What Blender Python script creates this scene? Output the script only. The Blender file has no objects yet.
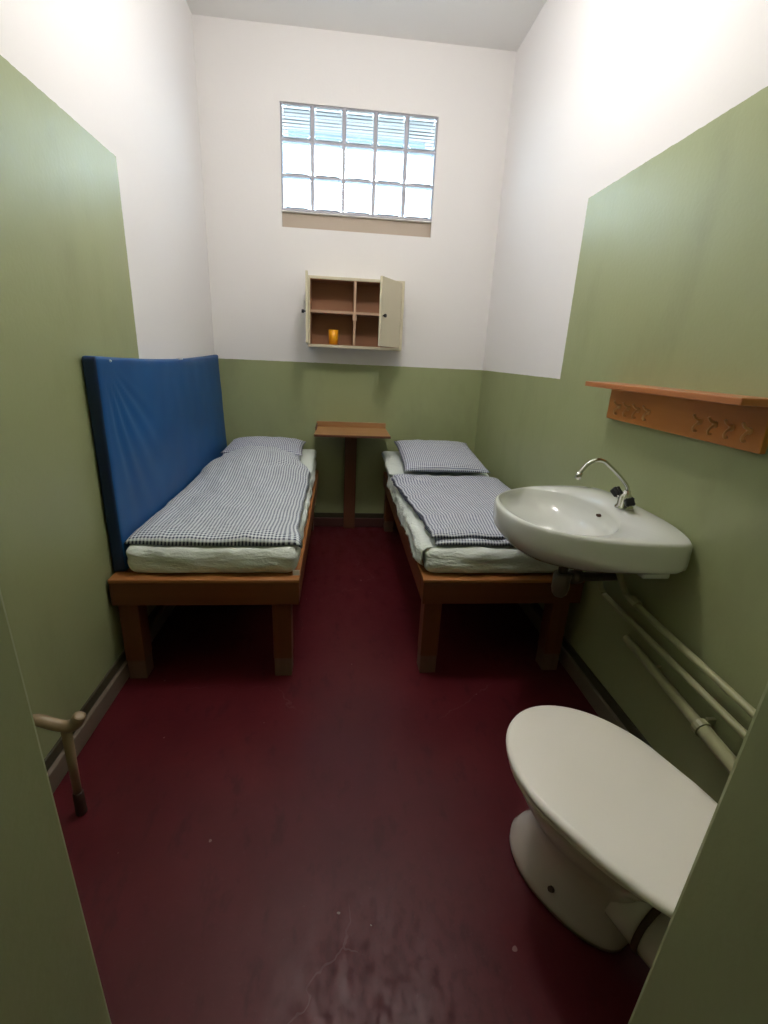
import bpy, bmesh, math, random
from mathutils import Vector, Matrix, noise
random.seed(4)
C = bpy.context.scene.collection
scn = bpy.context.scene
PI = math.pi
W, D, H = 2.2, 4.044, 3.562          # room width, far wall distance, height
Y0 = 0.45                            # inner face of the doorway wall

# ------------------------------------------------------------------ camera
cam = bpy.data.cameras.new('camera'); co = bpy.data.objects.new('camera', cam); C.objects.link(co)
pitch, yaw, roll, fpx = 0.3215, 0.1046, 0.0470, 467.8
fw = Vector((math.sin(yaw)*math.cos(pitch), math.cos(yaw)*math.cos(pitch), -math.sin(pitch)))
rt = Vector((math.cos(yaw), -math.sin(yaw), 0)); up = rt.cross(fw)
r2 = rt*math.cos(roll) + up*math.sin(roll); u2 = up*math.cos(roll) - rt*math.sin(roll)
co.matrix_world = Matrix(((r2.x, u2.x, -fw.x, 0.9931), (r2.y, u2.y, -fw.y, 0.0), (r2.z, u2.z, -fw.z, 1.4966), (0, 0, 0, 1)))
cam.sensor_fit = 'VERTICAL'; cam.sensor_height = 24.0; cam.lens = 24.0*fpx/1024; cam.clip_start = 0.02
scn.camera = co

# ------------------------------------------------------------------ world, light, exposure
SKY = 19.0
LAMP = 74.0
world = bpy.data.worlds.new('sky'); scn.world = world; world.use_nodes = True
bg = world.node_tree.nodes['Background']; bg.inputs[0].default_value = (0.80, 0.91, 1.0, 1); bg.inputs[1].default_value = SKY
pl = bpy.data.lights.new('window_portal', 'AREA'); pl.shape = 'RECTANGLE'; pl.size = 1.16; pl.size_y = 0.68
pl.cycles.is_portal = True
po = bpy.data.objects.new('window_portal', pl); C.objects.link(po)
po.location = (1.115, D+0.2, 2.82); po.rotation_euler = (-PI/2, 0, 0)     # faces into the room
scn.view_settings.view_transform = 'Standard'; scn.view_settings.look = 'None'
scn.view_settings.gamma = 1.0; scn.view_settings.use_curve_mapping = False
scn.view_settings.exposure = 0.0

# ------------------------------------------------------------------ materials
def mat(name, col=(.5,.5,.5), rough=.6, metal=0.0, spec=.5, coat=0.0):
    m = bpy.data.materials.new(name); m.use_nodes = True
    b = m.node_tree.nodes['Principled BSDF']
    b.inputs['Base Color'].default_value = (*col, 1); b.inputs['Roughness'].default_value = rough
    b.inputs['Metallic'].default_value = metal; b.inputs['Specular IOR Level'].default_value = spec
    b.inputs['Coat Weight'].default_value = coat
    return m
class NT:
    def __init__(s, m): s.t = m.node_tree; s.b = s.t.nodes['Principled BSDF']
    def n(s, k, **kw):
        x = s.t.nodes.new(k)
        for a, v in kw.items(): setattr(x, a, v)
        return x
    def l(s, a, b): s.t.links.new(a, b)
    def val(s, sock, v):
        if hasattr(v, 'links'): s.l(v, sock)
        else: sock.default_value = v
    def math(s, op, a, b=None, clamp=False):
        x = s.n('ShaderNodeMath', operation=op, use_clamp=clamp); s.val(x.inputs[0], a)
        if b is not None: s.val(x.inputs[1], b)
        return x.outputs[0]
    def mix(s, f, a, b, bt='MIX'):
        x = s.n('ShaderNodeMix', data_type='RGBA', blend_type=bt); s.val(x.inputs[0], f)
        for i, v in ((6, a), (7, b)):
            if isinstance(v, tuple): x.inputs[i].default_value = (*v, 1)
            else: s.l(v, x.inputs[i])
        return x.outputs[2]
    def coord(s, k='Object', scale=(1,1,1)):
        c = s.n('ShaderNodeTexCoord'); m = s.n('ShaderNodeMapping'); m.inputs['Scale'].default_value = scale
        s.l(c.outputs[k], m.inputs['Vector']); return m.outputs[0]
    def noise(s, v, scale, detail=3, rough=.5):
        x = s.n('ShaderNodeTexNoise'); x.inputs['Scale'].default_value = scale
        x.inputs['Detail'].default_value = detail; x.inputs['Roughness'].default_value = rough
        s.l(v, x.inputs['Vector']); return x.outputs[0]
    def ramp(s, f, lo, hi):
        x = s.n('ShaderNodeMapRange'); s.l(f, x.inputs[0]); x.inputs[1].default_value = lo; x.inputs[2].default_value = hi
        return x.outputs[0]
    def bump(s, h, strength, dist=.01):
        x = s.n('ShaderNodeBump'); x.inputs['Strength'].default_value = strength; x.inputs['Distance'].default_value = dist
        s.l(h, x.inputs['Height']); s.l(x.outputs[0], s.b.inputs['Normal'])

WHITE = (.81, .79, .78); GREEN = (.305, .343, .172)
def wall_mat(name, step_y=None, all_green=False, low=1.42):
    """white distemper above, green oil paint below; the paint steps up to 2.28 m nearer than step_y"""
    m = mat(name, WHITE, .8); t = NT(m); v = t.coord('Object')
    sp = t.n('ShaderNodeSeparateXYZ'); t.l(v, sp.inputs[0])
    wob = t.math('MULTIPLY', t.math('SUBTRACT', t.noise(v, 30, 2), .5), .006)
    z = t.math('ADD', sp.outputs[2], wob); y = t.math('ADD', sp.outputs[1], wob)
    g = t.math('LESS_THAN', z, low)
    if step_y is not None:
        h = t.math('MULTIPLY', t.math('LESS_THAN', y, step_y), t.math('LESS_THAN', z, 2.277))
        g = t.math('MAXIMUM', g, h)
    if all_green: g = t.math('LESS_THAN', z, 9.0)
    smear = t.ramp(t.noise(t.coord('Object', (1, 1, .5)), 3.2, 4, .6), .52, .75)
    green = t.mix(t.math('MULTIPLY', smear, .5), GREEN, tuple(c*.72 for c in GREEN))
    blot = t.noise(v, 9, 3)
    green = t.mix(t.math('MULTIPLY', blot, .22), green, (.35, .355, .21))
    white = t.mix(t.math('MULTIPLY', t.noise(v, 1.8, 3), .25), WHITE, (.74, .72, .71))
    t.l(t.mix(g, white, green), t.b.inputs['Base Color'])
    rg = t.math('ADD', .30, t.math('MULTIPLY', t.noise(v, 5, 4), .16))
    x = t.n('ShaderNodeMix', data_type='FLOAT'); t.l(g, x.inputs[0]); x.inputs[2].default_value = .85; t.l(rg, x.inputs[3])
    t.l(x.outputs[0], t.b.inputs['Roughness'])
    t.bump(t.noise(v, 60, 4), .12, .006)
    return m
def wood(name, c1, c2, axis=0, rough=.45, fine=18):
    m = mat(name, c1, rough); t = NT(m)
    sc = [fine]*3; sc[axis] = fine*.06
    n = t.noise(t.coord('Object', tuple(sc)), 1.0, 5, .6)
    n2 = t.noise(t.coord('Object', tuple(x*.12 for x in sc)), 1.0, 3, .5)
    col = t.mix(t.ramp(n, .3, .7), c1, c2)
    col = t.mix(t.math('MULTIPLY', t.ramp(n2, .45, .8), .5), col, tuple(c*.6 for c in c1))
    t.l(col, t.b.inputs['Base Color']); t.bump(n, .15, .002)
    return m
def fabric(name, col, rough=.9, sc=14, amt=.2):
    m = mat(name, col, rough, spec=.2); t = NT(m); v = t.coord('Object')
    n = t.noise(v, sc, 4)
    t.l(t.mix(t.math('MULTIPLY', n, amt), col, tuple(c*.8 for c in col)), t.b.inputs['Base Color'])
    t.bump(t.noise(t.coord("Object", (6, 6, 16)), 1.6, 4, .6), .6, .03)
    return m
def gingham(name, pitch, light, mid, dark):
    m = mat(name, light, .9, spec=.15); t = NT(m)
    c = t.n('ShaderNodeTexCoord'); sp = t.n('ShaderNodeSeparateXYZ'); t.l(c.outputs['UV'], sp.inputs[0])
    a = t.math('LESS_THAN', t.math('FRACT', t.math('DIVIDE', sp.outputs[0], pitch)), .5)
    b = t.math('LESS_THAN', t.math('FRACT', t.math('DIVIDE', sp.outputs[1], pitch)), .5)
    one = t.math('MAXIMUM', a, b); two = t.math('MULTIPLY', a, b)
    col = t.mix(one, light, mid); col = t.mix(two, col, dark)
    t.l(col, t.b.inputs['Base Color'])
    t.bump(t.noise(t.coord('Object'), 16, 3), .25, .01)
    return m

M = {}
M['wall_l'] = wall_mat('paint_left', 2.551); M['wall_r'] = wall_mat('paint_right', 2.572); M['wall_b'] = wall_mat('paint_back')
M['wall_f'] = wall_mat('paint_front', all_green=True)
M['ceiling'] = mat('ceiling_white', (.82, .81, .79), .9)
t = NT(M['ceiling']); t.bump(t.noise(t.coord('Object'), 40, 3), .1, .005)
# floor: glossy dark red floor paint with scuffs
m = M['floor'] = mat('floor_paint', (.10, .02, .025), .4, spec=.22); t = NT(m); v = t.coord('Object')
n1 = t.noise(v, 2.3, 5, .6); n2 = t.noise(t.coord('Object', (9, 3.5, 1)), 1.6, 5, .65); n3 = t.noise(v, 55, 3, .7)
col = t.mix(t.ramp(n1, .35, .7), (.070, .0070, .0105), (.094, .0110, .0150))
col = t.mix(t.math('MULTIPLY', t.ramp(n2, .56, .66), .55), col, (.050, .0055, .009))
col = t.mix(t.math('MULTIPLY', t.ramp(n3, .62, .75), .16), col, (.13, .06, .06))
vor = t.n('ShaderNodeTexVoronoi', feature='DISTANCE_TO_EDGE'); vor.inputs['Scale'].default_value = .9
wv = t.n('ShaderNodeVectorMath', operation='ADD'); t.l(v, wv.inputs[0])
nn = t.n('ShaderNodeTexNoise'); nn.inputs['Scale'].default_value = 5; nn.inputs['Detail'].default_value = 4; t.l(v, nn.inputs['Vector'])
sm = t.n('ShaderNodeVectorMath', operation='SCALE'); sm.inputs['Scale'].default_value = .22; t.l(nn.outputs['Color'], sm.inputs[0]); t.l(sm.outputs[0], wv.inputs[1])
t.l(wv.outputs[0], vor.inputs['Vector'])
crack = t.math('MULTIPLY', t.math('LESS_THAN', vor.outputs['Distance'], .0022), t.ramp(n1, .5, .6))
px_ = t.n('ShaderNodeVectorMath', operation='DISTANCE'); t.l(t.coord('Object', (1, .75, 0)), px_.inputs[0]); px_.inputs[1].default_value = (1.17, .52, 0)
patch = t.math('MULTIPLY', t.ramp(px_.outputs['Value'], .42, .10), t.ramp(t.noise(t.coord('Object', (40, 24, 1)), 1.0, 4, .6), .50, .60))
col = t.mix(t.math('MULTIPLY', patch, .26), col, (.030, .0045, .008))
chip = t.math('MULTIPLY', t.math('GREATER_THAN', t.noise(v, 34, 1, .3), .815), 1.0)
col = t.mix(t.math('MULTIPLY', chip, .5), col, (.30, .22, .20))
col = t.mix(t.math('MULTIPLY', crack, .16), col, (.24, .15, .15))
t.l(col, t.b.inputs['Base Color'])
t.l(t.math('ADD', t.math('MULTIPLY', patch, .12), t.math('ADD', .30, t.math('MULTIPLY', t.ramp(n2, .3, .75), .2))), t.b.inputs['Roughness'])
t.bump(t.noise(v, 24, 4), .12, .006)
M['base'] = mat('baseboard_paint', (.17, .135, .10), .4); M['base_dark'] = mat('baseboard_dark', (.055, .05, .028), .45)
M['ground'] = mat('ground_grey', (.10, .10, .09), .9); M['eave'] = mat('eave_blue_grey', (.19, .27, .42), .8)
M['base_red'] = mat('baseboard_red', (.09, .035, .03), .45)
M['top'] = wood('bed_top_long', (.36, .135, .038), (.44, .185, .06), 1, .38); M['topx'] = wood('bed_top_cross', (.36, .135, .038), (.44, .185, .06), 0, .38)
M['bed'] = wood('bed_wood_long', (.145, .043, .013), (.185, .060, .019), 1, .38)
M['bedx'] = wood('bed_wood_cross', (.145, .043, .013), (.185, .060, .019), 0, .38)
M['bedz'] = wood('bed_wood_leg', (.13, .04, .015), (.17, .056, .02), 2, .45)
M['foot'] = wood('leg_foot_wood', (.15, .085, .058), (.19, .11, .072), 2, .6)
M['desk'] = wood('desk_wood', (.33, .16, .06), (.40, .205, .085), 0, .4)
M['deskz'] = wood('desk_post_wood', (.115, .04, .018), (.15, .055, .025), 2, .5)
M['rack'] = wood('rack_wood', (.52, .19, .036), (.61, .24, .054), 1, .35, 14)
M['rackx'] = wood('rack_shelf_wood', (.42, .145, .045), (.48, .175, .055), 1, .35, 14)
M['cream'] = mat('cabinet_cream', (.60, .545, .40), .5)
M['brown'] = wood('cabinet_inside', (.31, .145, .075), (.36, .175, .09), 0, .6)
M['edge'] = mat('cabinet_edge', (.50, .33, .22), .6)
M['black'] = mat('black_plastic', (.012, .012, .014), .4)
M['orange'] = mat('orange_plastic', (.95, .40, .01), .4)
M['sheet'] = fabric('white_sheet', (.73, .79, .74))
M['check'] = gingham('check_cloth', .0158, (.76, .81, .82), (.50, .545, .60), (.06, .07, .12))
M['check2'] = gingham('check_cloth_fine', .0140, (.72, .75, .79), (.45, .48, .57), (.065, .075, .14))
m = M['blue'] = mat('blue_vinyl', (.012, .085, .27), .45, spec=.3); t = NT(m)
t.l(t.mix(t.ramp(t.noise(t.coord('Object'), 2.5, 3), .35, .7), (.006, .068, .215), (.008, .088, .27)), t.b.inputs['Base Color'])
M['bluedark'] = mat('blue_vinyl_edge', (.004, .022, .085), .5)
M['ceramic'] = mat('ceramic', (.68, .70, .665), .12, coat=.3)
M['toilet'] = mat('toilet_ceramic', (.68, .63, .57), .15, coat=.3)
M['lid'] = mat('lid_plastic', (.90, .86, .78), .32)
M['chrome'] = mat('chrome', (.62, .62, .58), .18, 1.0)
M['grime'] = mat('worn_metal', (.14, .12, .10), .45, .6)
M['trap'] = mat('old_trap_plastic', (.13, .10, .085), .3)
M['pipe'] = mat('pipe_paint', (.36, .36, .20), .4)
M['tan'] = mat('tan_stick', (.30, .22, .13), .4)
M['rubber'] = mat('dark_rubber', (.05, .022, .016), .6)
M['rust'] = mat('rusty_bolt', (.06, .025, .014), .7)
M['brass'] = mat('brass', (.60, .32, .12), .35, .3)
M['taupe'] = mat('niche_taupe', (.46, .385, .31), .8)
M['mortar'] = mat('mortar_grey', (.46, .45, .50), .7)
M['steel'] = mat('nail_steel', (.7, .7, .72), .3, .8)
M['tag'] = mat('tag_white', (.85, .85, .85), .8)
def glass_block(name, tr, tl, gl, rib):
    m = bpy.data.materials.new(name); m.use_nodes = True; nt = m.node_tree; nt.nodes.clear()
    out = nt.nodes.new('ShaderNodeOutputMaterial'); a = nt.nodes.new('ShaderNodeBsdfTransparent'); b = nt.nodes.new('ShaderNodeBsdfTranslucent')
    g = nt.nodes.new('ShaderNodeBsdfGlossy'); g.inputs['Roughness'].default_value = .12; g.inputs['Color'].default_value = (.9, .95, 1, 1)
    a.inputs[0].default_value = (.90, .97, 1.0, 1); b.inputs[0].default_value = (.82, .93, 1.0, 1)
    m1 = nt.nodes.new('ShaderNodeMixShader'); m1.inputs[0].default_value = tl; nt.links.new(a.outputs[0], m1.inputs[1]); nt.links.new(b.outputs[0], m1.inputs[2])
    m2 = nt.nodes.new('ShaderNodeMixShader'); m2.inputs[0].default_value = gl; nt.links.new(m1.outputs[0], m2.inputs[1]); nt.links.new(g.outputs[0], m2.inputs[2])
    nt.links.new(m2.outputs[0], out.inputs[0])
    return m
M['glass'] = glass_block('clear_block_glass', 1, .30, .08, False)
m = M['ribglass'] = mat('ribbed_block_glass', (.80, .92, 1.0), .10)
b = m.node_tree.nodes['Principled BSDF']; b.inputs['Transmission Weight'].default_value = 1; b.inputs['IOR'].default_value = 1.4
M['rim'] = mat('block_rim_glass', (.46, .56, .64), .15)
m = M['opal'] = mat('opal_diffuser', (.9, .88, .84), .4)
b = m.node_tree.nodes['Principled BSDF']; b.inputs['Emission Color'].default_value = (1, .945, .91, 1); b.inputs['Emission Strength'].default_value = LAMP
M['lampbase'] = mat('lamp_base_white', (.7, .7, .7), .5)

# ------------------------------------------------------------------ mesh helpers (world coordinates in, local coordinates stored)
org = {}
def obj(name, me_or_bm, material, parent=None, smooth=False, origin=None):
    if isinstance(me_or_bm, bmesh.types.BMesh):
        me = bpy.data.meshes.new(name); bmesh.ops.recalc_face_normals(me_or_bm, faces=me_or_bm.faces)
        me_or_bm.to_mesh(me); me_or_bm.free()
    else: me = me_or_bm
    o = bpy.data.objects.new(name, me); C.objects.link(o)
    base = org.get(parent.name) if parent else (Vector(origin) if origin else Vector((0, 0, 0)))
    me.transform(Matrix.Translation(-base))
    if parent: o.parent = parent
    else: o.location = base
    org[o.name] = base
    if material: me.materials.append(M[material])
    if smooth:
        for p in me.polygons: p.use_smooth = True
    return o
def tag(o, label, cat, group=None):
    o['label'] = label; o['category'] = cat
    if group: o['group'] = group
    return o
def struct(o): o['kind'] = 'structure'; return o
def thing(name, loc, label, cat, group=None):
    o = bpy.data.objects.new(name, None); C.objects.link(o); o.location = loc; o.empty_display_size = .1
    org[o.name] = Vector(loc); return tag(o, label, cat, group)
def bx(bm, x0, x1, y0, y1, z0, z1):
    vs = [bm.verts.new((x, y, z)) for x in (x0, x1) for y in (y0, y1) for z in (z0, z1)]
    for f in ((0,1,3,2), (4,6,7,5), (0,4,5,1), (2,3,7,6), (0,2,6,4), (1,5,7,3)): bm.faces.new([vs[i] for i in f])
    return vs
def box(x0, x1, y0, y1, z0, z1, bevel=0, seg=2):
    bm = bmesh.new(); bx(bm, x0, x1, y0, y1, z0, z1)
    if bevel: bmesh.ops.bevel(bm, geom=list(bm.edges), offset=bevel, segments=seg, profile=.5, affect='EDGES')
    return bm
def tube(path, r, seg=12, cap=True, bm=None):
    """round tube through points; r is a number or one radius per point"""
    bm = bm or bmesh.new(); P = [Vector(p) for p in path]; n = len(P)
    R = r if isinstance(r, (list, tuple)) else [r]*n
    prev = None; rings = []
    for i in range(n):
        d = (P[min(i+1, n-1)] - P[max(i-1, 0)]).normalized()
        if prev is None: a = d.orthogonal().normalized()
        else: a = (prev - d*prev.dot(d)).normalized()
        prev = a; b = d.cross(a)
        rings.append([bm.verts.new(P[i] + (a*math.cos(2*PI*k/seg) + b*math.sin(2*PI*k/seg))*R[i]) for k in range(seg)])
    for i in range(n-1):
        for k in range(seg): bm.faces.new((rings[i][k], rings[i][(k+1) % seg], rings[i+1][(k+1) % seg], rings[i+1][k]))
    if cap: bm.faces.new(rings[0][::-1]); bm.faces.new(rings[-1])
    return bm
def curve_pts(P, n=6):
    """Catmull-Rom through the points"""
    P = [Vector(p) for p in P]; Q = [P[0]*2-P[1]] + P + [P[-1]*2-P[-2]]; out = []
    for i in range(1, len(Q)-2):
        for k in range(n):
            t = k/n; a, b, c, d = Q[i-1], Q[i], Q[i+1], Q[i+2]
            out.append(.5*((2*b) + (c-a)*t + (2*a-5*b+4*c-d)*t*t + (3*b-a-3*c+d)*t**3))
    return out + [P[-1]]
def loft(rings, cap0=True, cap1=True):
    bm = bmesh.new(); R = [[bm.verts.new(p) for p in r] for r in rings]; n = len(R[0])
    for i in range(len(R)-1):
        for k in range(n): bm.faces.new((R[i][k], R[i][(k+1) % n], R[i+1][(k+1) % n], R[i+1][k]))
    if cap0: bm.faces.new(R[0][::-1])
    if cap1: bm.faces.new(R[-1])
    return bm
def rounded(x0, x1, y0, y1, z0, z1, r, nx, ny, nz, disp=None):
    """rounded box with an even grid on each face, optionally displaced"""
    c = Vector(((x0+x1)/2, (y0+y1)/2, (z0+z1)/2)); h = Vector(((x1-x0)/2, (y1-y0)/2, (z1-z0)/2)); N = (nx, ny, nz)
    bm = bmesh.new(); cache = {}
    def V(i, j, k):
        key = (i, j, k)
        if key not in cache:
            p = Vector((h.x*(2*i/nx-1), h.y*(2*j/ny-1), h.z*(2*k/nz-1)))
            q = Vector([max(-h[a]+r, min(h[a]-r, p[a])) for a in range(3)]); d = p-q
            if d.length > 1e-9: p = q + d.normalized()*r
            p = p + c
            if disp: p = disp(p, c, h)
            cache[key] = bm.verts.new(p)
        return cache[key]
    for a in range(3):
        b, e = [(1,2), (2,0), (0,1)][a]
        for s in (0, N[a]):
            for i in range(N[b]):
                for j in range(N[e]):
                    def ix(u, w):
                        q = [0,0,0]; q[a] = s; q[b] = u; q[e] = w; return V(*q)
                    f = [ix(i,j), ix(i+1,j), ix(i+1,j+1), ix(i,j+1)]
                    bm.faces.new(f if s else f[::-1])
    return bm
def sstep(a, b, x):
    t = max(0, min(1, (x-a)/(b-a))); return t*t*(3-2*t)
def nz(x, y, z=0): return noise.noise(Vector((x, y, z)))
def cloth(nu, nv, fn_top, fn_bot, uvs=(1, 1)):
    """closed cushion-like sheet: top and bottom grids that share their border; UVs in metres"""
    vs, fs, uv = [], [], []; idx = {}
    for s, fn in ((0, fn_top), (1, fn_bot)):
        for i in range(nu+1):
            for j in range(nv+1):
                edge = i in (0, nu) or j in (0, nv)
                if s and edge: idx[s,i,j] = idx[0,i,j]; continue
                idx[s,i,j] = len(vs); vs.append(fn(i/nu, j/nv)); uv.append((i/nu*uvs[0], j/nv*uvs[1]))
    for s in (0, 1):
        for i in range(nu):
            for j in range(nv):
                f = [idx[s,i,j], idx[s,i+1,j], idx[s,i+1,j+1], idx[s,i,j+1]]
                fs.append(f if s == 0 else f[::-1])
    me = bpy.data.meshes.new('cloth'); me.from_pydata(vs, [], fs)
    l = me.uv_layers.new(name='UVMap')
    for p in me.polygons:
        for li in p.loop_indices: l.data[li].uv = uv[me.loops[li].vertex_index]
    return me

# ------------------------------------------------------------------ the room
YB = -1.7                            # far side of the corridor behind the camera
struct(obj('floor', box(-.3, W+.3, YB-.2, D+.3, -.2, 0), 'floor'))
struct(obj('ceiling', box(-.3, W+.3, YB-.2, D+.3, H, H+.2), 'ceiling'))
struct(obj('wall_left', box(-.3, 0, YB-.2, D+.3, 0, H), 'wall_l'))
struct(obj('wall_right', box(W, W+.3, YB-.2, D+.3, 0, H), 'wall_r'))
WX0, WX1, WZ0, WZN, WZ1 = .552, 1.680, 2.500, 2.378, 3.145      # window opening, niche foot
bm = bmesh.new()
bx(bm, 0, WX0, D, D+.3, 0, H); bx(bm, WX1, W, D, D+.3, 0, H); bx(bm, WX0, WX1, D, D+.3, 0, WZN); bx(bm, WX0, WX1, D, D+.3, WZ1, H)
struct(obj('wall_back', bm, 'wall_b'))
JL = lambda z: .674-.0133*(z-.5)
JR = lambda z: 1.512+.040*(z-.52)
DH = 2.06
bm = bmesh.new()
def jamb(outer, inner, sgn):
    r = .008; rows = []
    for z in (0, DH):
        e = inner(z); rows.append([bm.verts.new(p) for p in ((outer, -.12, z), (e, -.12, z), (e, Y0-r, z), (e+sgn*r*.3, Y0-r*.3, z), (e+sgn*r, Y0, z), (outer, Y0, z))])
    for k in range(6): bm.faces.new((rows[0][k], rows[0][(k+1) % 6], rows[1][(k+1) % 6], rows[1][k]))
    bm.faces.new(rows[0]); bm.faces.new(rows[1])
jamb(0, JL, -1); jamb(W, JR, 1)
bx(bm, 0, W, -.12, Y0, DH, H)
struct(obj('wall_front', bm, 'wall_f'))
struct(obj('wall_corridor', box(0, W, YB-.2, YB, 0, H), 'wall_b'))
def baseboard(name, x0, x1, y0, y1, m, band):
    b_ = struct(obj(name, box(x0, x1, y0, y1, 0, .085, .006), m)); obj('painted_band', box(*band, .085, .130, .002), 'base_dark', b_)
baseboard('baseboard_left', 0, .024, Y0, D, 'base', (0, .010, Y0, D)); baseboard('baseboard_right', W-.024, W, Y0, D, 'base', (W-.010, W, Y0, D))
baseboard('baseboard_back', .024, W-.024, D-.020, D, 'base_red', (.010, W-.010, D-.010, D))
struct(obj('ground', box(-14, 16, D+.3, D+40, -.7, -.5), 'ground'))
struct(obj('roof_eave', box(-.5, W+.5, D+.3, D+1.20, 3.32, 3.46), 'eave'))

# glass block window with a shallow painted niche under it
win = bpy.data.objects.new('window_1', None); C.objects.link(win); win.location = ((WX0+WX1)/2, D, WZN); org['window_1'] = Vector(win.location)
struct(win); win['label'] = 'glass block window of three rows high in the far wall'
pw, ph = (WX1-WX0)/5, (WZ1-WZ0)/3; J = .010
bm = bmesh.new()
for i in range(6): x = WX0+i*pw; bx(bm, max(WX0, x-J), min(WX1, x+J), D+.014, D+.078, WZ0-.012, WZ1)
for k in range(4): z = WZ0+k*ph; bx(bm, WX0, WX1, D+.016, D+.076, max(WZ0-.012, z-J*.7), min(WZ1, z+J*.7))
obj('mortar', bm, 'mortar', win)
def block_mesh(rib):
    a, b2 = pw/2-J-.0005, ph/2-J*.7-.0005
    def ring(s, y, n=8, r=.022):
        ax, bz = a*s, b2*s; pts = []
        for cx, cz, a0 in ((ax-r, bz-r, 0), (-ax+r, bz-r, PI/2), (-ax+r, -bz+r, PI), (ax-r, -bz+r, 1.5*PI)):
            for q in range(n): an = a0+q/(n-1)*PI/2; pts.append((cx+r*math.cos(an), y, cz+r*math.sin(an)))
        return pts
    if not rib:
        bm = loft([ring(1, .070), ring(1, .008), ring(.985, .001), ring(.955, -.003), ring(.915, .001), ring(.84, .004)])
    else:                                   # front face moulded into horizontal ribs
        bm = loft([ring(1, .070), ring(1, .008), ring(.985, .001), ring(.955, -.003), ring(.93, .001)], True, False)
        top = .925*b2; N = 36; ww = .925*a
        row = []
        for q in range(N+1):
            z = -top+2*top*q/N; y = .002+.0018*math.sin(q*PI*.5)
            row.append((bm.verts.new((-ww*.995, y, z)), bm.verts.new((ww*.995, y, z))))
        for q in range(N): bm.faces.new((row[q][0], row[q][1], row[q+1][1], row[q+1][0]))
    me = bpy.data.meshes.new('glass_block'); bmesh.ops.recalc_face_normals(bm, faces=bm.faces); bm.to_mesh(me); bm.free()
    me.materials.append(M['ribglass' if rib else 'glass']); me.materials.append(M['rim'])
    for p in me.polygons:                   # the pressed rim around the front face
        r_ = max(max(abs(me.vertices[v].co.x)/a, abs(me.vertices[v].co.z)/b2) for v in p.vertices); lo = min(max(abs(me.vertices[v].co.x)/a, abs(me.vertices[v].co.z)/b2) for v in p.vertices)
        if p.center.y < .006 and lo > (.90 if rib else .952) and r_ > .95 and len(p.vertices) == 4 and p.area < .01: p.material_index = 1
    return me
clear, ribbed = block_mesh(False), block_mesh(True)
for k in range(3):
    for i in range(5):
        o = bpy.data.objects.new('glass_block', ribbed if k == 2 else clear); C.objects.link(o); o.parent = win
        o.location = Vector((WX0+(i+.5)*pw, D+.010, WZ0+(k+.5)*ph)) - org['window_1']
obj('niche_panel', box(WX0, WX1, D+.030, D+.30, WZN, WZ0-.012), 'taupe', win)
obj('sill_strip', box(WX0, WX1, D+.006, D+.030, WZ0-.018, WZ0-.012), 'ceiling', win)

# ------------------------------------------------------------------ ceiling lamp, above and out of the photograph
LX, LY, LZ = 1.15, 2.10, 3.22
lamp = thing('pendant_lamp', (LX, LY, H), 'round opal globe lamp hanging from the ceiling on a short stem', 'lamp')
def disc(cx, cy, r, z, n=32): return [(cx+r*math.cos(2*PI*k/n), cy+r*math.sin(2*PI*k/n), z) for k in range(n)]
obj('lamp_base', loft([disc(LX, LY, .05, H-.001), disc(LX, LY, .05, H-.02), disc(LX, LY, .03, H-.04)]), 'lampbase', lamp)
obj('stem', tube([(LX, LY, H-.03), (LX, LY, LZ+.13)], .010, 12), 'lampbase', lamp)
obj('globe', loft([disc(LX, LY, .14*math.sin(PI*k/16), LZ+.14*math.cos(PI*k/16)) for k in range(1, 16)]), 'opal', lamp, True)

# ------------------------------------------------------------------ beds
BT, BB = .530, .402                  # frame top and underside
def bed(x0, x1, label):
    y0, y1 = 1.915, 4.015
    r = thing('wooden_bed', ((x0+x1)/2, (y0+y1)/2, 0), label, 'bed', 'wooden beds')
    for a_, m_, q in ((y0, y0+.085, 0), (y1-.085, y1, 0)):
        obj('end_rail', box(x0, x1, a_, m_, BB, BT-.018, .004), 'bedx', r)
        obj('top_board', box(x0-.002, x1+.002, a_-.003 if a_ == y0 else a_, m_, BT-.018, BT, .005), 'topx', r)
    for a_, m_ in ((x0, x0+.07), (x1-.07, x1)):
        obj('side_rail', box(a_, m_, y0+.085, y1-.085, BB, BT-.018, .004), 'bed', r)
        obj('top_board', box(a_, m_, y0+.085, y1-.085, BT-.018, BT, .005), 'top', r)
    n = 9; s = (y1-y0-.17)/n
    for i in range(n): obj('slat', box(x0+.07, x1-.07, y0+.085+i*s+.012, y0+.085+(i+1)*s-.012, BT-.035, BT-.008), 'bedx', r)
    for lx in (x0+.015, x1-.125):
        for ly in (y0+.02, y1-.11):
            lg = obj('leg', box(lx, lx+.085, ly, ly+.09, .10, BB, .004), 'bedz', r)
            obj('leg_foot', box(lx+.002, lx+.083, ly+.002, ly+.088, 0, .10, .004), 'foot', lg)
    return r
bed(.012, .825, 'orange brown wooden bed standing along the left wall under the blue mat')
bed(1.395, 2.172, 'orange brown wooden bed standing along the right wall behind the washbasin')

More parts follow.
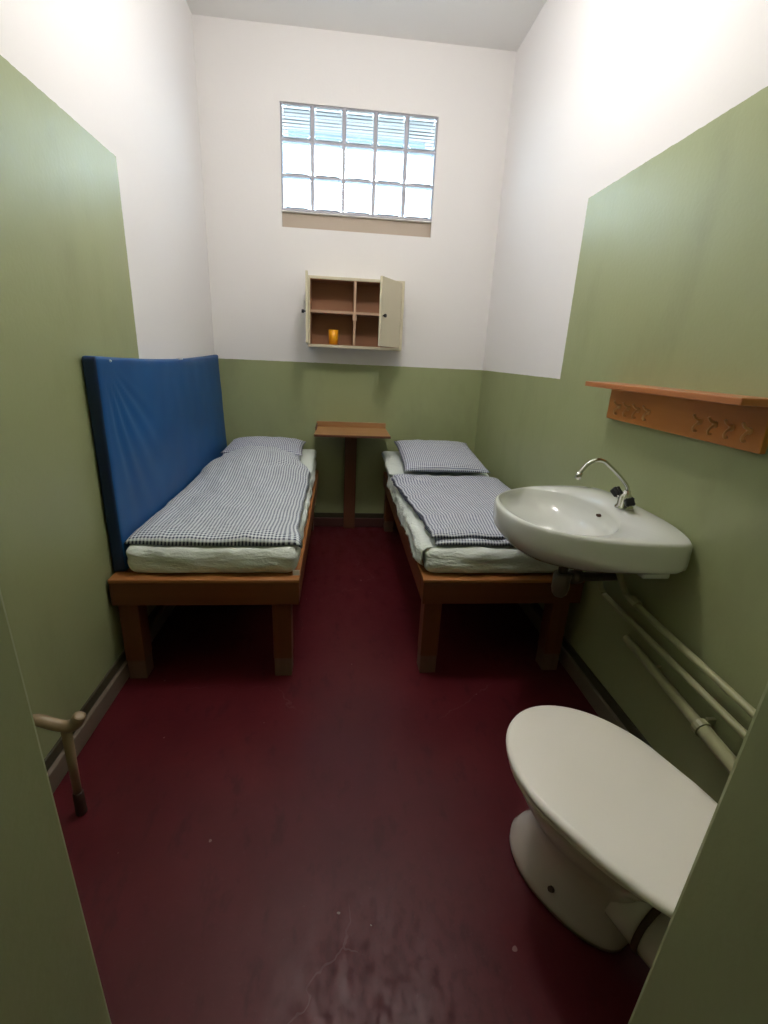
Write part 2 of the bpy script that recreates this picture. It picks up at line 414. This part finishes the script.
MT = .660
def mattress(x0, x1, seed, label, spill):
    y0, y1 = 1.950, 3.995
    def disp(p, c, h):
        tz = (p.z-BT)/(MT-BT); side = 1-abs(p.x-c.x)/h.x; end = min(1, (p.y-y0)/.3)
        w = .010*nz(p.x*5+seed, p.y*4, p.z*9) + .006*nz(p.x*14+seed, p.y*10, p.z*26)
        d = (p-c); n = Vector((d.x/h.x, d.y/h.y, 0)); n = Vector((n.x**9 if abs(n.x) < 1.2 else 0, n.y**41 if abs(n.y) < 1.1 else 0, 0))
        q = p + n*w*1.9
        if tz > .5: q.z += w*.7
        return q
    bm = rounded(x0, x1, y0, y1, BT+.001, MT, .042, 34, 84, 10, disp)
    o = thing('mattress', ((x0+x1)/2, (y0+y1)/2, BT), label, 'mattress', 'mattresses in white sheets')
    obj('sheet_cover', bm, 'sheet', o, True)
    return o
mat_l = mattress(.066, .812, 1.0, 'mattress in pale white sheet on the left bed below the blue mat', 0)
obj('care_tag', box(.796, .826, 1.944, 1.948, .537, .562), 'tag', mat_l)
mat_r = mattress(1.405, 2.150, 7.3, 'mattress in white sheet on the right bed with sheet edge hanging loose', 1)
# loose edge of the right-hand sheet hanging over the inner rail
def hang_top(u, v):
    y = 1.99+1.45*v; f = .018*nz(y*9, 2.0, u*2)+.010*nz(y*23, 5, u*3)
    q = u
    x = 1.445-.062*sstep(0, .45, q)-.012*q + f*q*1.2
    z = MT-.006 - .115*max(0, q-.25)*(1.1+.3*nz(y*4, 9)) + .004
    if y < 2.1: x += (2.1-y)*.25*q
    return (x, y, z)
def hang_bot(u, v): x, y, z = hang_top(u, v); return (x+.006, y, z-.006)
obj('sheet_edge', cloth(14, 90, hang_top, hang_bot), 'sheet', mat_r, True)

# raised head ends (white bolsters) under the pillows
BH = .055
def btop(y): return BH*(.30+.70*sstep(3.22, 3.75, y))        # bolster height above the mattress
def bolster(x0, x1, y0, y1, label, s):
    def disp(p, c, hh):
        p = p.copy(); p.z = MT+.008+(p.z-MT)/BH*btop(p.y)
        return p + Vector((.008*nz(p.y*7+s, p.z*9, 1), 0, 0))
    return tag(obj('bolster', rounded(x0, x1, y0, y1, MT, MT+BH, .025, 26, 22, 8, disp), 'sheet', None, True, ((x0+x1)/2, (y0+y1)/2, MT)), label, 'bolster', 'white bolsters at the bed heads')
bolster(.10, .808, 3.22, 3.99, 'white covered bolster under the pillow of the left bed', 1)
bolster(1.365, 2.12, 3.30, 3.99, 'white covered bolster under the pillow of the right bed', 5)

def pillow(cx, cy, cz, wx, wy, th, tilt, seed, label, m):
    def base(u, v):
        x, y = (u-.5), (v-.5)
        pin = 1-.06*(1-4*x*x)*0-.10*(4*y*y)*(1-4*x*x)*0
        fx = wx*x*(1+.05*(abs(2*y)**3)); fy = wy*y*(1+.05*(abs(2*x)**3))
        e = (1-abs(2*x)**3.2)*(1-abs(2*y)**3.2); e = max(0, e)**.55
        w = .008*nz(x*7+seed, y*7)+.004*nz(x*17, y*15, seed)
        return fx, fy, e, w
    def top(u, v):
        fx, fy, e, w = base(u, v); z = th*.62*e + w*e
        return (cx+fx, cy+fy*math.cos(tilt)-z*math.sin(tilt), cz+z*math.cos(tilt)+fy*math.sin(tilt))
    def bot(u, v):
        fx, fy, e, w = base(u, v); z = -th*.38*e
        return (cx+fx, cy+fy*math.cos(tilt)-z*math.sin(tilt), cz+z*math.cos(tilt)+fy*math.sin(tilt))
    me = cloth(30, 30, top, bot, (wx, wy))
    return tag(obj('pillow', me, m, None, True, (cx, cy, cz)), label, 'pillow', 'checked pillows')
pillow(.42, 3.760, .768, .58, .45, .10, .04, 2, 'grey checked pillow at the head of the left bed, half under the duvet', 'check2')
pillow(1.770, 3.545, .778, .60, .70, .10, .115, 6, 'pale checked pillow at the head of the right bed', 'check2')

# left duvet: a checked quilt lying over the mattress, puffed up at the pillow
def ground_l(x, y):
    return MT + .010 + (btop(y)+.004)*sstep(3.12, 3.22, y) + .062*sstep(3.40, 3.52, y)
def duvet_l(u, v):
    k = sstep(.72, 1, v)
    xa = .064+.085*k*k; xb = .806-.10*k*k
    x = xa+(xb-xa)*u + .008*nz(v*9, u*2, 7)*abs(2*u-1)
    y = 2.005 + 1.535*v - .05*k*(2*u-1)**2 + .018*nz(u*4, 1.5)*(1-v)**4 + .012*sstep(.85, 1, u)*(1-v)**4
    e = max(0, (1-abs(2*u-1)**6)*(1-abs(2*v-1)**34))**.5
    fold = .011*nz(x*6, y*3, 3)+.008*nz(x*13, y*6, 8)+.005*nz(x*25, y*16, 4)
    dome = 1-.55*abs(2*u-1)**2.5
    top = MT+.046+.120*sstep(2.70, 3.45, y)*dome
    crease = -.014*math.exp(-((y-2.95-.30*u)/.03)**2)*sstep(.5, .7, u)
    g = ground_l(x, y)
    return x, y, e, max(.012, top-g+fold+crease), g
def droop(u, v): return -.018*sstep(.965, 1, u)*sstep(.05, 0, v)-.004*sstep(.012, 0, v)
def dl_top(u, v):
    x, y, e, h, g = duvet_l(u, v); return (x+.03*sstep(.9, 1, u)*sstep(.12, 0, v), y-.026*sstep(.05, 0, v), g+h*e+droop(u, v))
def dl_bot(u, v):
    x, y, e, h, g = duvet_l(u, v); return (x+.03*sstep(.9, 1, u)*sstep(.12, 0, v), y-.026*sstep(.05, 0, v), g+droop(u, v))
tag(obj('duvet', cloth(60, 120, dl_top, dl_bot, (.74, 1.72)), 'check', None, True, (.44, 2.8, MT)), 'blue and white checked duvet spread on the left bed beside the blue mat', 'duvet', 'checked duvets')

# right duvet: two folded layers, the upper one set back a little
def ground_r(x, y): return MT + .010 + (btop(y)+.006)*sstep(3.24, 3.30, y)
def layer(y0, y1, z0, th, seed, xl, xr):
    def f(u, v):
        y = y0+(y1-y0)*v; xa = xl(y); xb = xr(y)
        y += .03*(u-.5)*(1-v)*0 + .010*nz(u*5, seed)*(1-v)
        x = xa+(xb-xa)*u + .016*nz(y*8, seed)*(1-u)**3+.008*nz(y*21, seed)*(1-u)**3
        e = max(0, (1-abs(2*u-1)**9)*(1-abs(2*v-1)**40))**.5
        fold = .008*nz(x*6, y*4, seed)+.007*nz(x*14, y*9, seed+3)+.005*nz(x*24, y*20, seed)*sstep(1.75, 1.45, x)
        fold += .016*math.exp(-((y-2.86+.55*(x-1.7))/.045)**2)*sstep(1.95, 1.5, x) + .012*math.exp(-((y-3.05)/.05)**2)*sstep(1.75, 1.45, x)
        return x, y, e, th+fold
    def top(u, v): x, y, e, h = f(u, v); return (x, y, ground_r(x, y)+z0+h*e)
    def bot(u, v): x, y, e, h = f(u, v); return (x, y, ground_r(x, y)+z0-.003*e)
    return cloth(50, 100, top, bot, (xr(y0)-xl(y0), y1-y0))
xl = lambda y: 1.438-.075*sstep(2.1, 3.1, y); xr = lambda y: 2.07+.075*sstep(2.0, 2.4, y)
dr = thing('duvet', (1.78, 2.7, MT), 'blue and white checked duvet folded flat on the right bed behind the washbasin', 'duvet', 'checked duvets')
obj('lower_fold', layer(1.985, 3.18, .003, .022, 11, lambda y: xl(y)+.012, xr), 'check2', dr, True)
obj('upper_fold', layer(2.012, 3.185, .029, .020, 17, xl, lambda y: xr(y)-.012), 'check2', dr, True)

# ------------------------------------------------------------------ blue vinyl mat hung on the left wall
def mdisp(p, c, h):
    p = p.copy(); fx = sstep(0, .03, p.x); p.x *= 1-.45*sstep(2.0, 4.0, p.y)*sstep(.6, 1.4, p.z)
    dy, dz = p.y-2.02, 1.47-p.z; rr = math.hypot(dy, dz); an = math.atan2(dz, dy+.001)
    w = math.sin(an*27+.8*nz(rr*4, an*3))*sstep(.05, .25, rr)*sstep(.95, .3, rr)*sstep(.35, .8, an)*sstep(1.56, 1.35, an)
    p.x += fx*(.0038*w + .006*nz(p.y*2, p.z*3, 5) + .002*nz(p.y*6, p.z*7, 2))
    top = sstep(1.3, 1.44, p.z); u = (p.y-1.985)/2.03
    p.z -= top*.022*math.sin(PI*max(0, min(1, u)))
    return p
matr = thing('wall_mat', (.04, 3.0, BT), 'tall blue vinyl mat hung on the left wall above the bed', 'mat')
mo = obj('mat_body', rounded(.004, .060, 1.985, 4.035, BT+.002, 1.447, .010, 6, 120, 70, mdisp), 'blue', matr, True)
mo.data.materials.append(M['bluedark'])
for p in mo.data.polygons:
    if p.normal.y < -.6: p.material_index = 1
for y in (2.10, 3.02):
    obj('nail', tube([(.03, y, 1.424), (.064, y, 1.428), (.066, y, 1.428)], [.005, .005, .002], 10), 'steel', matr, True)

# ------------------------------------------------------------------ wall cabinet with two open doors
CX0, CX1, CY0, CZ0, CZ1 = .748, 1.475, 3.85, 1.540, 2.036
cab = thing('wall_cabinet', ((CX0+CX1)/2, D, CZ0), 'cream wall cabinet with open doors and brown inside hung on the far wall', 'cabinet')
T = .020
obj('side_panel', box(CX0, CX0+T, CY0, D-.001, CZ0, CZ1, .002), 'cream', cab); obj('side_panel', box(CX1-T, CX1, CY0, D-.001, CZ0, CZ1, .002), 'cream', cab)
obj('top_panel', box(CX0+T, CX1-T, CY0, D-.001, CZ1-T, CZ1, .002), 'cream', cab); obj('bottom_panel', box(CX0+T, CX1-T, CY0, D-.001, CZ0, CZ0+T, .002), 'cream', cab)
obj('back_panel', box(CX0+T, CX1-T, D-.010, D-.002, CZ0+T, CZ1-T), 'brown', cab)
bm = bmesh.new(); g = .001
bx(bm, CX0+T, CX0+T+.003, CY0+.004, D-.01, CZ0+T, CZ1-T); bx(bm, CX1-T-.003, CX1-T, CY0+.004, D-.01, CZ0+T, CZ1-T)
bx(bm, CX0+T, CX1-T, CY0+.004, D-.01, CZ1-T-.003, CZ1-T); bx(bm, CX0+T, CX1-T, CY0+.004, D-.01, CZ0+T, CZ0+T+.003)
obj('lining', bm, 'brown', cab)
cxm = 1.103
dv = obj('divider', box(cxm-.008, cxm+.008, CY0+.012, D-.012, CZ0+T+.003, CZ1-T-.003), 'brown', cab)
obj('edge_strip', box(cxm-.009, cxm+.009, CY0+.003, CY0+.012, CZ0+T+.003, CZ1-T-.003), 'edge', dv)
zm = 1.795
for a, b2 in ((CX0+T+.003, cxm-.009), (cxm+.009, CX1-T-.003)):
    sh = obj('shelf', box(a, b2, CY0+.012, D-.012, zm-.008, zm+.008), 'brown', cab)
    obj('edge_strip', box(a, b2, CY0+.003, CY0+.012, zm-.009, zm+.009), 'edge', sh)
obj('door_catch', box(cxm-.017, cxm+.017, CY0-.006, CY0+.003, zm-.055, zm-.012, .003), 'edge', cab)
def door(hx, fx, fy, out):
    """door leaf from hinge (hx, CY0) to free edge (fx, fy); out = side of the outer face"""
    a = Vector((hx, CY0-.004, 0)); b2 = Vector((fx, fy, 0)); d = (b2-a).normalized(); n = Vector((-d.y, d.x, 0))*out
    bm = box(0, (b2-a).length, 0, .017, CZ0+.022, CZ1-.016, .002)
    for v in bm.verts: v.co = a + d*v.co.x + n*(v.co.y) + Vector((0, 0, v.co.z))
    dr_ = obj('door', bm, 'cream', cab)
    k = b2 - d*.028; k.z = 1.768
    obj('knob', tube([k+n*.017, k+n*.026, k+n*.030, k+n*.042, k+n*.045], [.005, .006, .012, .013, .009], 12), 'black', dr_, True)
door(CX0+.008, .772, 3.54, -1)
door(CX1-.036, 1.266, 3.565, 1)
tag(obj('orange_cup', loft([disc(.943, 3.92, .034, CZ0+T+.004), disc(.943, 3.92, .036, CZ0+T+.055), disc(.943, 3.92, .038, CZ0+T+.112), disc(.943, 3.92, .035, CZ0+T+.112), disc(.943, 3.92, .032, CZ0+T+.012)]), 'orange', None, True, (.943, 3.92, CZ0+T+.004)), 'orange plastic cup standing in the lower left compartment of the cabinet', 'cup')

# ------------------------------------------------------------------ small writing desk on a single post
TZ = .908
dk = thing('wall_desk', (1.1, 3.8, 0), 'small wooden desk on a dark post against the far wall between the beds', 'desk')
obj('desk_top', box(.808, 1.396, 3.61, D-.016, TZ-.014, TZ, .003), 'desk', dk)
obj('back_lip', box(.808, 1.396, D-.016, D-.001, TZ-.014, TZ+.042, .003), 'desk', dk)
obj('side_lip', box(.808, .816, 3.80, D-.017, TZ, TZ+.028, .002), 'deskz', dk)
obj('edge_strip', box(.807, 1.397, 3.602, 3.610, TZ-.018, TZ-.002), 'deskz', dk)
obj('post', box(1.048, 1.150, 3.985, D-.021, 0, TZ-.014, .004), 'deskz', dk)

# ------------------------------------------------------------------ coat rack with shelf on the right wall
rk = thing('coat_rack', (W, 1.62, 1.28), 'orange wooden coat rack with a shelf on the right wall above the washbasin', 'coat rack')
obj('back_board', box(W-.022, W-.001, 1.207, 2.012, 1.280, 1.412, .003), 'rack', rk)
obj('shelf', box(W-.135, W-.001, 1.19, 2.035, 1.412, 1.433, .003), 'rackx', rk)
for gy in (1.925, 1.455):
    for i in range(4):
        y = gy-i*.066
        hk = obj('hook', tube(curve_pts([(W-.023, y, 1.338), (W-.034, y, 1.330), (W-.042, y, 1.318), (W-.038, y, 1.308), (W-.030, y, 1.308)], 4), .0042, 8), 'brass', rk, True)
        obj('upper_prong', tube(curve_pts([(W-.023, y, 1.342), (W-.040, y, 1.348), (W-.050, y, 1.360)], 4), [.0042]*8+[.005], 8), 'brass', hk, True)
        obj('hook_plate', tube([(W-.0225, y, 1.338), (W-.026, y, 1.338), (W-.028, y, 1.338)], [.011, .011, .006], 10), 'brass', hk, True)

# ------------------------------------------------------------------ washbasin
SY, SX = 1.700, 2.115
def outline(an, cx, cy, s=1.0, a_f=.487, b_=.372, a_b=.084):
    """distance from (cx, cy) along an to the basin outline"""
    dx, dy = math.cos(an), math.sin(an); lo, hi = 0.0, 1.2
    for _ in range(40):
        m_ = (lo+hi)/2; x = (cx+dx*m_-SX); y = (cy+dy*m_-SY)/b_
        v = abs(x/a_f)**2.25+abs(y)**2.25 if x < 0 else abs(x/a_b)**5+abs(y)**5
        if v < 1: lo = m_
        else: hi = m_
    return lo*s
NB = 96; bcx, bcy = 1.885, 1.715
def deck(x, y): return .020*sstep(1.93, 2.10, x)*(1-min(1, abs((y-SY)/.345))**4)
def bring(s, z, drop=0, d=False):
    pts = []
    for k in range(NB):
        an = 2*PI*k/NB; r = outline(an, bcx, bcy)*s
        x, y = bcx+r*math.cos(an), bcy+r*math.sin(an)
        pts.append((x, y, z-drop*sstep(1.72, 2.12, x)+(deck(x, y) if d else 0)))
    return pts
def oval(cx, cy, rx, ry, z, d=False, e=2.2):
    pts = []
    for k in range(NB):
        an = 2*PI*k/NB; c, s = math.cos(an), math.sin(an)
        r = (abs(c/rx)**e+abs(s/ry)**e)**(-1/e); x, y = cx+r*c, cy+r*s
        if z > .84:                                          # keep the bowl inside the rim
            a2 = math.atan2(y-bcy, x-bcx); lim = outline(a2, bcx, bcy)*(.955-(.952-z)*.4); rad = math.hypot(x-bcx, y-bcy)
            if rad > lim: x, y = bcx+lim*math.cos(a2), bcy+lim*math.sin(a2)
        pts.append((x, y, z+(deck(x, y) if d else 0)))
    return pts
sk = thing('washbasin', (2.0, SY, .74), 'white oval ceramic washbasin mounted on the right wall', 'washbasin')
rings = [oval(1.935, 1.70, .045, .045, .745), oval(1.935, 1.70, .10, .12, .755), bring(.66, .785), bring(.84, .82, .006), bring(.93, .846, .014), bring(.975, .862, .020), bring(.993, .876, .024), bring(1.0, .892, .024), bring(1.0, .925, .005), bring(.998, .940, 0, True), bring(.988, .949, 0, True), bring(.968, .952, 0, True)]
rings += [oval(1.858, bcy-.003, .204, .306, .9515, True, 2.15), oval(1.858, bcy-.003, .197, .296, .944), oval(1.862, bcy, .187, .280, .918), oval(1.870, bcy, .165, .245, .880), oval(1.882, bcy, .12, .175, .853), oval(1.90, bcy, .05, .06, .841), oval(1.905, bcy, .025, .025, .838)]
obj('basin', loft(rings), 'ceramic', sk, True)
obj('wall_bracket', box(W-.11, W-.001, 1.43, 1.94, .772, .865, .012, 3), 'ceramic', sk)
obj('overflow_hole', loft([[(2.050+a*.004, 1.705+.011*math.cos(q), .924+.006*math.sin(q)) for q in [2*PI*k/16 for k in range(16)]] for a in (-2.5, 3)]), 'rust', sk)
obj('drain', loft([disc(1.905, bcy, .022, .8385), disc(1.905, bcy, .022, .8405), disc(1.905, bcy, .013, .8395)]), 'chrome', sk, True)

# mixer tap standing on the deck of the basin
FX, FY, FZ = 2.115, 1.66, .968
tp = thing('tap', (FX, FY, FZ), 'chrome swan neck tap with two dark handles on the white washbasin', 'tap')
obj('tap_body', loft([disc(FX, FY, .034, FZ+.0045, 24), disc(FX, FY, .034, FZ+.010, 24), disc(FX, FY, .028, FZ+.016, 24), disc(FX, FY, .025, FZ+.05, 24), disc(FX, FY, .015, FZ+.062, 24), disc(FX, FY, .012, FZ+.075, 24)]), 'chrome', tp, True)
spout = curve_pts([(FX, FY, FZ+.060), (FX, FY, FZ+.078), (FX-.010, FY, FZ+.098), (FX-.05, FY, FZ+.136), (FX-.095, FY, FZ+.172), (FX-.120, FY, FZ+.188), (FX-.150, FY, FZ+.191), (FX-.180, FY, FZ+.176), (FX-.200, FY, FZ+.150), (FX-.208, FY, FZ+.136)], 6)
sp_ = obj('spout', tube(spout, .0075, 12), 'chrome', tp, True)
obj('aerator', tube([(FX-.205, FY, FZ+.142), (FX-.213, FY, FZ+.116)], .011, 14), 'chrome', sp_, True)
for s in (1, -1):
    d = Vector((-.25, .75*s, .62 if s > 0 else .25)).normalized(); o_ = Vector((FX-.004, FY+.012*s, FZ+.030))
    st = obj('valve_stem', tube([o_, o_+d*.028], .013, 12), 'chrome', tp, True)
    kp = o_+d*.026
    bm = bmesh.new(); ax = d.orthogonal().normalized(); ay = d.cross(ax); rr = []
    for h, r in ((0, .014), (.004, .018), (.030, .020), (.034, .016)):
        rr.append([kp+d*h+(ax*math.cos(2*PI*k/24)+ay*math.sin(2*PI*k/24))*(r*(1 if k % 6 < 3 else .78)) for k in range(24)])
    bm.free(); obj('handle', loft(rr), 'black', tp)

# bottle trap under the basin
TX, TY = 1.935, 1.70
tr = thing('bottle_trap', (TX, TY, .56), 'dark bottle trap under the white washbasin leading to the wall', 'drain trap')
obj('tail_pipe', tube([(TX, TY, .744), (TX, TY, .66)], .020, 16), 'grime', tr, True)
obj('collar_nut', loft([disc(TX, TY, .034, .742, 12), disc(TX, TY, .034, .715, 12), disc(TX, TY, .026, .705, 12)]), 'grime', tr)
obj('trap_bottle', loft([disc(TX, TY, .030, .672), disc(TX, TY, .036, .665), disc(TX, TY, .036, .60), disc(TX, TY, .030, .575), disc(TX, TY, .018, .562)]), 'trap', tr, True)
obj('waste_pipe', tube(curve_pts([(TX+.03, TY, .648), (TX+.08, TY+.01, .648), (TX+.16, TY+.02, .642), (W-.001, TY+.03, .640)], 4), .019, 14), 'grime', tr, True)
obj('wall_flange', tube([(TX+.045, TY+.004, .648), (TX+.085, TY+.012, .648)], .030, 14), 'grime', tr, True)

# pipes along the right wall
PX = W-.040
def pipe(name, path, r, label, grp=None):
    t_ = thing(name, path[-1], label, 'pipe', grp)
    obj('pipe_run', tube(path, r, 14), 'pipe', t_, True); return t_
a = pipe('water_pipe', curve_pts([(PX-.02, 1.66, .74), (PX-.01, 1.645, .69), (PX, 1.60, .632), (PX, 1.52, .619), (PX, .96, .594), (PX, Y0+.001, .571)], 5), .0125, 'thin green painted water pipe on the right wall, uppermost of three')
obj('valve', tube([(PX, 1.555, .624), (PX, 1.51, .6185)], .021, 8), 'pipe', a)
a = pipe('water_pipe', curve_pts([(PX, 1.80, .68), (PX, 1.79, .60), (PX, 1.74, .555), (PX, 1.65, .545), (PX, .96, .517), (PX, Y0+.001, .496)], 5), .0125, 'thin green painted water pipe on the right wall, middle one of three')
a = pipe('drain_pipe', [(PX, 1.535, .463), (PX, 1.53, .4625), (PX, 1.10, .4165), (PX, 1.095, .416), (PX, Y0+.001, .348)], [.012, .017, .018, .023, .023], 'thick green painted drain pipe on the right wall, lowest of three')
obj('clamp', tube([(PX, 1.112, .418), (PX, 1.090, .4155)], .028, 16), 'pipe', a)
obj('clamp_arm', box(PX+.01, W-.001, 1.094, 1.108, .428, .452, .003), 'pipe', a)
obj('pipe_support', box(PX+.005, W-.001, 1.36, 1.375, .430, .452, .003), 'pipe', a)

# ------------------------------------------------------------------ toilet (local axes: y towards the bowl nose)
TA = math.radians(25)
e1 = Vector((math.cos(TA), math.sin(TA), 0)); e2 = Vector((-math.sin(TA), math.cos(TA), 0))
T0 = Vector((1.688, .911, 0)) - e2*.12
def tl(p, q, z): v = T0+e1*p+e2*q; return (v.x, v.y, z)
wc = thing('toilet', tuple(T0), 'white ceramic toilet with its lid closed standing by the doorway', 'toilet')
def egg(hw, q0, q1, z, back=.62, n=64, p0=0, sq=2.6):
    """egg outline: nose at q1, flatter narrower back at q0"""
    qm = q0+(q1-q0)*.56; pts = []
    for k in range(n):
        an = 2*PI*k/n; s, c = math.sin(an), math.cos(an)
        if s >= 0: p, q = hw*c, qm+(q1-qm)*s
        else:
            q = qm+(qm-q0)*(-(abs(s)**(2/sq))); w = abs(c)**(2/sq)
            tp_ = (qm-q)/(qm-q0); p = math.copysign(w, c)*hw*(1-(1-back)*tp_**1.6)
        pts.append(tl(p+p0, q, z))
    return pts
LK = dict(back=.74, sq=5)
lid = obj('lid', loft([egg(.205, -.235, .362, .452, **LK), egg(.214, -.244, .371, .456, **LK), egg(.216, -.246, .373, .466, **LK), egg(.212, -.242, .370, .474, **LK), egg(.200, -.230, .358, .478, **LK), egg(.10, -.10, .22, .480, **LK)]), 'lid', wc, True)
obj('seat_ring', loft([egg(.200, -.20, .352, .430, **LK), egg(.207, -.205, .360, .436, **LK), egg(.207, -.205, .360, .450, **LK)]), 'lid', wc, True)
bowl = [egg(.118, -.055, .342, .0, .85, p0=.03), egg(.123, -.058, .348, .02, .85, p0=.03), egg(.121, -.057, .346, .045, .85, p0=.03), egg(.110, -.053, .325, .085, .85, p0=.027), egg(.098, -.052, .292, .13, .85, p0=.02), egg(.093, -.056, .266, .18, .85, p0=.015), egg(.102, -.068, .260, .235, .82, p0=.008), egg(.128, -.10, .275, .29, .78), egg(.158, -.145, .308, .34, .74), egg(.182, -.175, .336, .39, .72), egg(.190, -.19, .345, .428, .72)]
obj('bowl', loft(bowl), 'toilet', wc, True)
obj('outlet', tube([tl(.01, -.02, .175), tl(.01, -.095, .165)], [.066, .066], 24), 'toilet', wc, True)
obj('outlet_seal', tube([tl(.01, -.093, .165), tl(.01, -.108, .165)], .071, 24), 'rust', wc, True)
obj('waste_pipe', tube([tl(.01, -.105, .165), tl(.01, -.33, .15)], .066, 24), 'toilet', wc, True)
for s in (-1, 1):
    P1 = Vector(tl(.03+.106*s, .115, .075)); obj('bolt', tube([P1, P1+e1*s*.016+Vector((0, 0, .012))], [.009, .008], 8), 'rust', wc)

# ------------------------------------------------------------------ short stick with a curved handle by the left jamb
cn = thing('walking_stick', (.155, 1.25, 0), 'short tan stick with curved handle and dark tip beside the left jamb', 'stick')
obj('shaft', tube([(.155, 1.25, .085), (.157, 1.25, .20), (.160, 1.25, .355)], [.0125, .0135, .0155], 14), 'tan', cn, True)
obj('handle', tube(curve_pts([(.02, 1.25, .388), (.08, 1.25, .388), (.125, 1.25, .370), (.165, 1.25, .360), (.190, 1.25, .370), (.204, 1.25, .392), (.209, 1.25, .402)], 5), [.016]*5+[.018]*10+[.020]*5+[.020]*6+[.018]*4+[.010], 14), 'tan', cn, True)
obj('rubber_tip', tube([(.154, 1.25, .0), (.154, 1.25, .004), (.155, 1.25, .088), (.155, 1.25, .092)], [.014, .017, .0165, .013], 14), 'rubber', cn, True)
